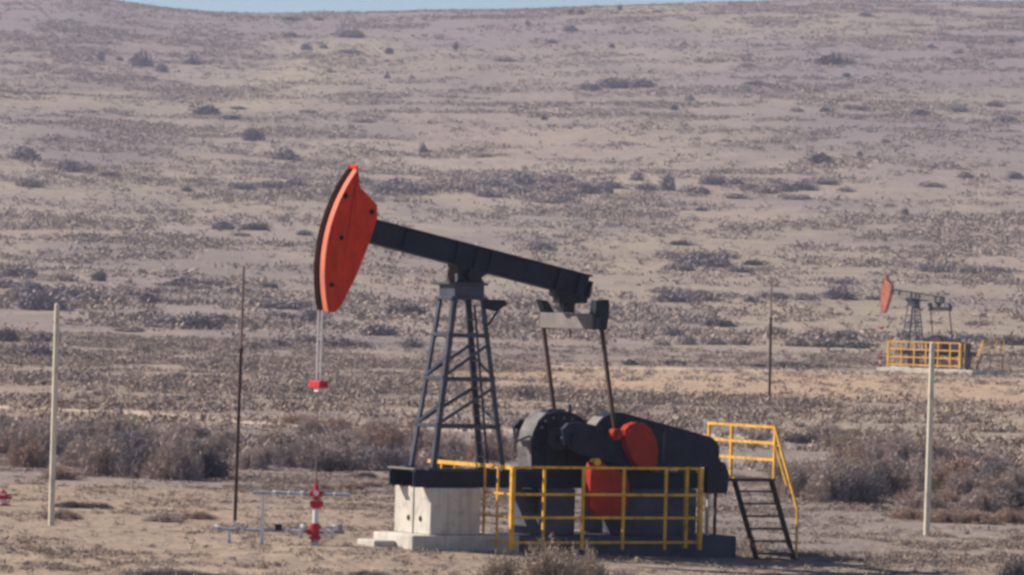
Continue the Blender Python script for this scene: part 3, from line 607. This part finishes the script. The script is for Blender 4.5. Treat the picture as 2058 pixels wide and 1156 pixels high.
add('in the long brush belt behind the pump head', 'low brush of the long belt', [(720,372,60,16,'slate'),(800,376,70,18,'slate'),(865,384,60,16,'grey'),(935,386,64,14,'slate'),(960,372,60,14,'grey'),(985,396,64,12,'slate'),(1040,390,60,14,'slate'),(1090,384,60,16,'grey'),(1110,370,60,14,'slate'),(1150,396,60,14,'slate'),(1225,380,60,18,'slate'),(1165,378,60,14,'grey'),(1300,384,50,16,'slate'),(1400,390,60,16,'slate'),(1510,384,60,16,'slate'),(1540,390,60,18,'grey'),(1480,400,60,12,'grey'),(1660,372,60,12,'slate'),(1600,402,70,12,'grey'),(1100,408,70,12,'grey')])
add('in the brush belt below the beam, right', 'low brush right of the beam', [(1340,520,60,18,'grey'),(1370,545,70,16,'slate'),(1410,520,70,16,'slate'),(1460,520,60,16,'grey'),(1490,548,60,12,'slate'),(1340,590,80,14,'grey'),(1395,596,80,14,'slate'),(1460,598,60,12,'grey'),(1555,600,70,14,'slate'),(1620,604,60,14,'slate'),(1700,572,60,12,'slate'),(1840,606,60,12,'grey'),(1560,680,60,24,'grey'),(1640,684,70,24,'grey'),(1700,684,70,22,'slate'),(1430,694,60,20,'grey'),(1350,676,50,18,'slate'),(1880,544,60,12,'slate'),(2000,548,60,12,'slate')])
add('in the brush belt beyond the left post', 'low brush beyond the left post', [(10,580,60,20,'slate'),(60,590,80,26,'slate'),(130,600,80,24,'slate'),(170,590,60,16,'grey'),(260,594,60,16,'grey'),(350,576,60,10,'slate'),(400,582,60,12,'grey'),(480,590,70,12,'slate'),(300,640,80,16,'slate'),(440,650,60,18,'dark'),(260,668,70,14,'grey'),(90,690,90,20,'slate'),(35,720,70,22,'slate'),(180,728,70,20,'grey'),(330,700,60,16,'grey'),(400,706,60,16,'grey'),(560,700,70,18,'slate'),(620,694,70,22,'slate'),(720,700,60,18,'grey'),(560,640,80,14,'slate'),(640,628,70,16,'grey')])
near = []
def addn(zone, grp, items):
    for it in items: near.append((zone, grp, it))
addn('in thicket left of the mast', 'shrubs in the left thicket', [(20,915,120,66,'grey'),(95,916,110,66,'grey'),(165,940,100,70,'grey'),(140,905,90,50,'slate'),(215,958,120,92,'grey'),(255,915,110,60,'slate'),(285,962,110,88,'slate'),(345,966,120,96,'grey'),(400,964,116,88,'dark'),(345,905,100,44,'grey'),(432,960,66,52,'dark'),(425,915,90,44,'grey'),(55,940,90,60,'red'),(60,890,110,50,'grey'),(10,880,90,40,'slate'),(190,890,110,50,'grey'),(300,900,110,50,'tan'),(120,965,80,30,'red'),(240,870,90,34,'grey'),(380,880,90,34,'grey'),(455,905,70,50,'grey')])
addn('in thicket between mast and tower', 'shrubs in the middle thicket', [(535,935,80,50,'grey'),(590,942,90,56,'slate'),(650,945,100,62,'grey'),(705,940,100,60,'grey'),(760,948,110,60,'slate'),(620,875,60,42,'grey'),(680,872,60,36,'red'),(735,900,80,44,'red'),(790,905,90,56,'red'),(850,915,80,50,'grey'),(905,925,80,60,'grey'),(975,930,90,56,'red'),(1040,925,80,48,'grey'),(545,900,60,40,'tan'),(735,962,50,14,'dark'),(505,945,70,50,'grey'),(570,910,90,50,'tan'),(625,920,110,54,'grey'),(690,905,100,50,'grey'),(665,950,90,44,'dark'),(795,945,90,50,'slate'),(840,890,70,36,'red'),(880,945,80,44,'slate'),(990,900,80,40,'grey'),(600,855,80,26,'red'),(760,870,80,30,'grey')])
addn('in thicket right of the stairs', 'shrubs in the right thicket', [(1612,892,90,22,'dark'),(1665,885,90,36,'grey'),(1530,885,60,18,'grey'),(1715,935,100,46,'red'),(1755,945,100,66,'grey'),(1815,935,90,66,'grey'),(1862,930,80,62,'red'),(1915,925,90,34,'grey'),(1960,935,70,30,'dark'),(2010,968,80,52,'slate'),(1610,1004,100,84,'grey'),(1665,1012,110,84,'grey'),(1725,1014,110,80,'slate'),(1780,1000,90,70,'dark'),(1835,990,90,70,'grey'),(1895,985,100,56,'red'),(1945,1000,110,60,'grey'),(2010,1010,100,60,'tan'),(2045,1030,80,56,'dark'),(1765,1026,34,12,'dark'),(1640,975,110,60,'grey'),(1700,970,110,60,'tan'),(1780,965,110,60,'grey'),(1850,960,100,50,'grey'),(1930,960,100,46,'red'),(1985,945,90,40,'grey'),(1570,960,60,40,'grey'),(1590,995,70,60,'slate'),(2040,985,80,50,'grey'),(1690,900,100,30,'tan'),(1790,905,100,40,'grey'),(1975,1030,110,50,'grey'),(1860,1025,90,40,'grey')])
addn('by the right post', 'low rusty shrubs by the right post', [(1830,1045,90,26,'red'),(1900,1052,100,30,'red'),(1965,1054,90,28,'red'),(2030,1052,80,34,'red'),(1830,1010,70,24,'red'),(1900,1010,70,24,'red')])
addn('in low scrub left of the tower', 'low shrubs by the left post', [(150,1022,110,14,'dark'),(200,1024,60,12,'dark'),(120,1045,90,24,'grey'),(330,1050,90,18,'grey'),(650,985,60,14,'red'),(705,985,60,16,'red'),(745,980,50,14,'red'),(395,1045,80,18,'red')])
addn('at the bottom edge', 'foreground shrubs and shadow stand-ins along the bottom edge', [(1015,1176,100,64,'tan'),(1100,1190,130,112,'tan'),(1175,1184,110,84,'tan'),(2050,1190,100,80,'dark'),(1250,1172,60,30,'grey'),(345,1162,220,14,'dark'),(740,1160,90,12,'dark'),(1560,1166,70,16,'dark')])  # the two flat dark shrubs on the left stand in for shadow streaks
NUM = 'first second third fourth fifth sixth seventh eighth ninth tenth eleventh twelfth thirteenth fourteenth fifteenth sixteenth seventeenth eighteenth nineteenth twentieth'.split()
def ordn(k):
    if k < 20: return NUM[k]
    t = k + 1; T = {2: 'twenty', 3: 'thirty', 4: 'forty'}[t // 10]
    return {20: 'twentieth', 30: 'thirtieth', 40: 'fortieth'}[t] if t % 10 == 0 else T + '-' + NUM[t % 10 - 1]
CN = dict(grey='grey brown', dark='dark', red='reddish', tan='pale tan', slate='slate grey')
def place_bushes(lst, kind):
    zones = {}
    for z, gname, it in lst: zones.setdefault((z, gname), []).append(it)
    for (z, gname), its in zones.items():
        its.sort()
        for k, (px, py, w, h, c) in enumerate(its):
            x, y, gz = hit(px, py - 1); s = y / F
            me = BM[kind, c, (k * 7 + int(px)) % 3]
            o = bpy.data.objects.new('shrub', me); link(o)
            rx = w * s / 2 * 1.3; hh = h * s * (1.2 if kind == 'far' else 1.06)
            o.location = (x, y + (rx * .3 if kind == 'near' else 0), gz - .04 * hh)
            o.scale = (rx, rx * random.uniform(.7, 1.0), hh); o.rotation_euler = (0, 0, random.uniform(-.3, .3) + (math.pi if k % 2 else 0))
            size = 'wide' if w > 3.2 * h else ('tall' if h > .8 * w else 'rounded')
            props(o, f'{size} {CN[c]} shrub {z}, {ordn(k)} from left', 'shrub', gname)
place_bushes(B, 'far'); place_bushes(near, 'near')

# uncountable ground scrub: thousands of small tufts, three merged masses
def scrub(name, y0, y1, count, smin, smax, blades, wid, label, dark=.5, clump=None):
    g = np.random.default_rng(int(y0)); n = count * 3
    u = g.random(n); y = np.sqrt(y0 ** 2 + u * (y1 ** 2 - y0 ** 2)); x = (g.random(n) * 2 - 1) * (y * .118 + 3)
    d = fbm(x + 400, y, clump or 6, 3); d2 = fbm(x, y + 77, (clump or 6) * 5, 2)
    keep = g.random(n) < smooth(.38, .66, d) * (.3 + .9 * smooth(.35, .6, d2)) * (1 - .96 * soil_mask(x, y)) * (1 - .5 * grass_mask(x, y)) + .02
    lx = (x - RX) * math.cos(TH) + (y - RY) * math.sin(TH); ly = -(x - RX) * math.sin(TH) + (y - RY) * math.cos(TH)
    keep &= ~((lx > -2.2) & (lx < 6.5) & (ly > -1.0) & (ly < 1.0))
    lx = ((x - fx) * math.cos(FT) + (y - fy) * math.sin(FT)) / fs; ly = (-(x - fx) * math.sin(FT) + (y - fy) * math.cos(FT)) / fs
    keep &= ~((lx > -2.5) & (lx < 7) & (ly > -7) & (ly < 2.2))
    x = x[keep][:count]; y = y[keep][:count]; n = len(x); z = terrain(x, y)
    sz = smin + (smax - smin) * g.random(n) ** 2.2; col = np.array([(.42, .335, .270), (.36, .285, .235), (.28, .225, .195), (.215, .175, .165), (.33, .235, .190)])
    p = np.array([.34 - .2 * dark, .30 - .1 * dark, .18 + .1 * dark, .10 + .2 * dark, .08]); p /= p.sum()
    ci = col[g.choice(5, n, p=p)] * (.85 + .3 * g.random((n, 1)))
    N_ = n * blades; rep = lambda a: np.repeat(a, blades, 0)
    az = g.random(N_) * 6.283; el = np.arcsin(.15 + .85 * g.random(N_)); dr = np.stack([np.cos(az) * np.cos(el), np.sin(az) * np.cos(el), np.sin(el) * .8], 1)
    S_ = rep(sz)[:, None]; off = g.normal(0, .40, (N_, 3)) * S_; off[:, 2] = np.abs(off[:, 2]) * .45
    c0 = np.stack([rep(x), rep(y), rep(z)], 1) + off
    sd = np.stack([-np.sin(az), np.cos(az), np.zeros(N_)], 1) + g.normal(0, .5, (N_, 3)); sd /= np.linalg.norm(sd, axis=1)[:, None]
    V = np.stack([c0 - sd * S_ * wid, c0 + sd * S_ * wid, c0 + dr * S_ * (.25 + .35 * g.random((N_, 1)))], 1).reshape(-1, 3)
    o = bpy.data.objects.new(name, np_mesh(name, V, np.arange(len(V)).reshape(-1, 3), M['scrub'], np.repeat(rep(ci), 3, 0))); link(o)
    props(o, label, kind='stuff'); return o
scrub('foreground_scrub', 84, 150, 52000, .03, .19, 22, .09, 'low dry tufts and twigs on the near ground', .45, 1.6)
scrub('plain_scrub', 150, 480, 46000, .12, .8, 20, .085, 'low dry scrub scattered over the plain', .6, 5)
scrub('hillside_scrub', 480, 1780, 110000, .3, 1.7, 12, .13, 'low dry scrub covering the far hillside', .35, 14)

# ------------------------------------------------------------------ haze
hz_ = MB().box((-620, -70, -3), (620, 2060, 135)).build('haze', M['white']); hz_['kind'] = 'stuff'; hz_['label'] = 'thin haze over the plain'
vm = bpy.data.materials.new('thin_air'); vm.use_nodes = True; vt = vm.node_tree; vt.nodes.clear()
pv = vt.nodes.new('ShaderNodeVolumePrincipled'); pv.inputs['Color'].default_value = (.78, .78, 1.0, 1); pv.inputs['Density'].default_value = .00018; pv.inputs['Anisotropy'].default_value = .2
vo = vt.nodes.new('ShaderNodeOutputMaterial'); vt.links.new(pv.outputs[0], vo.inputs['Volume'])
hz_.data.materials.clear(); hz_.data.materials.append(vm)
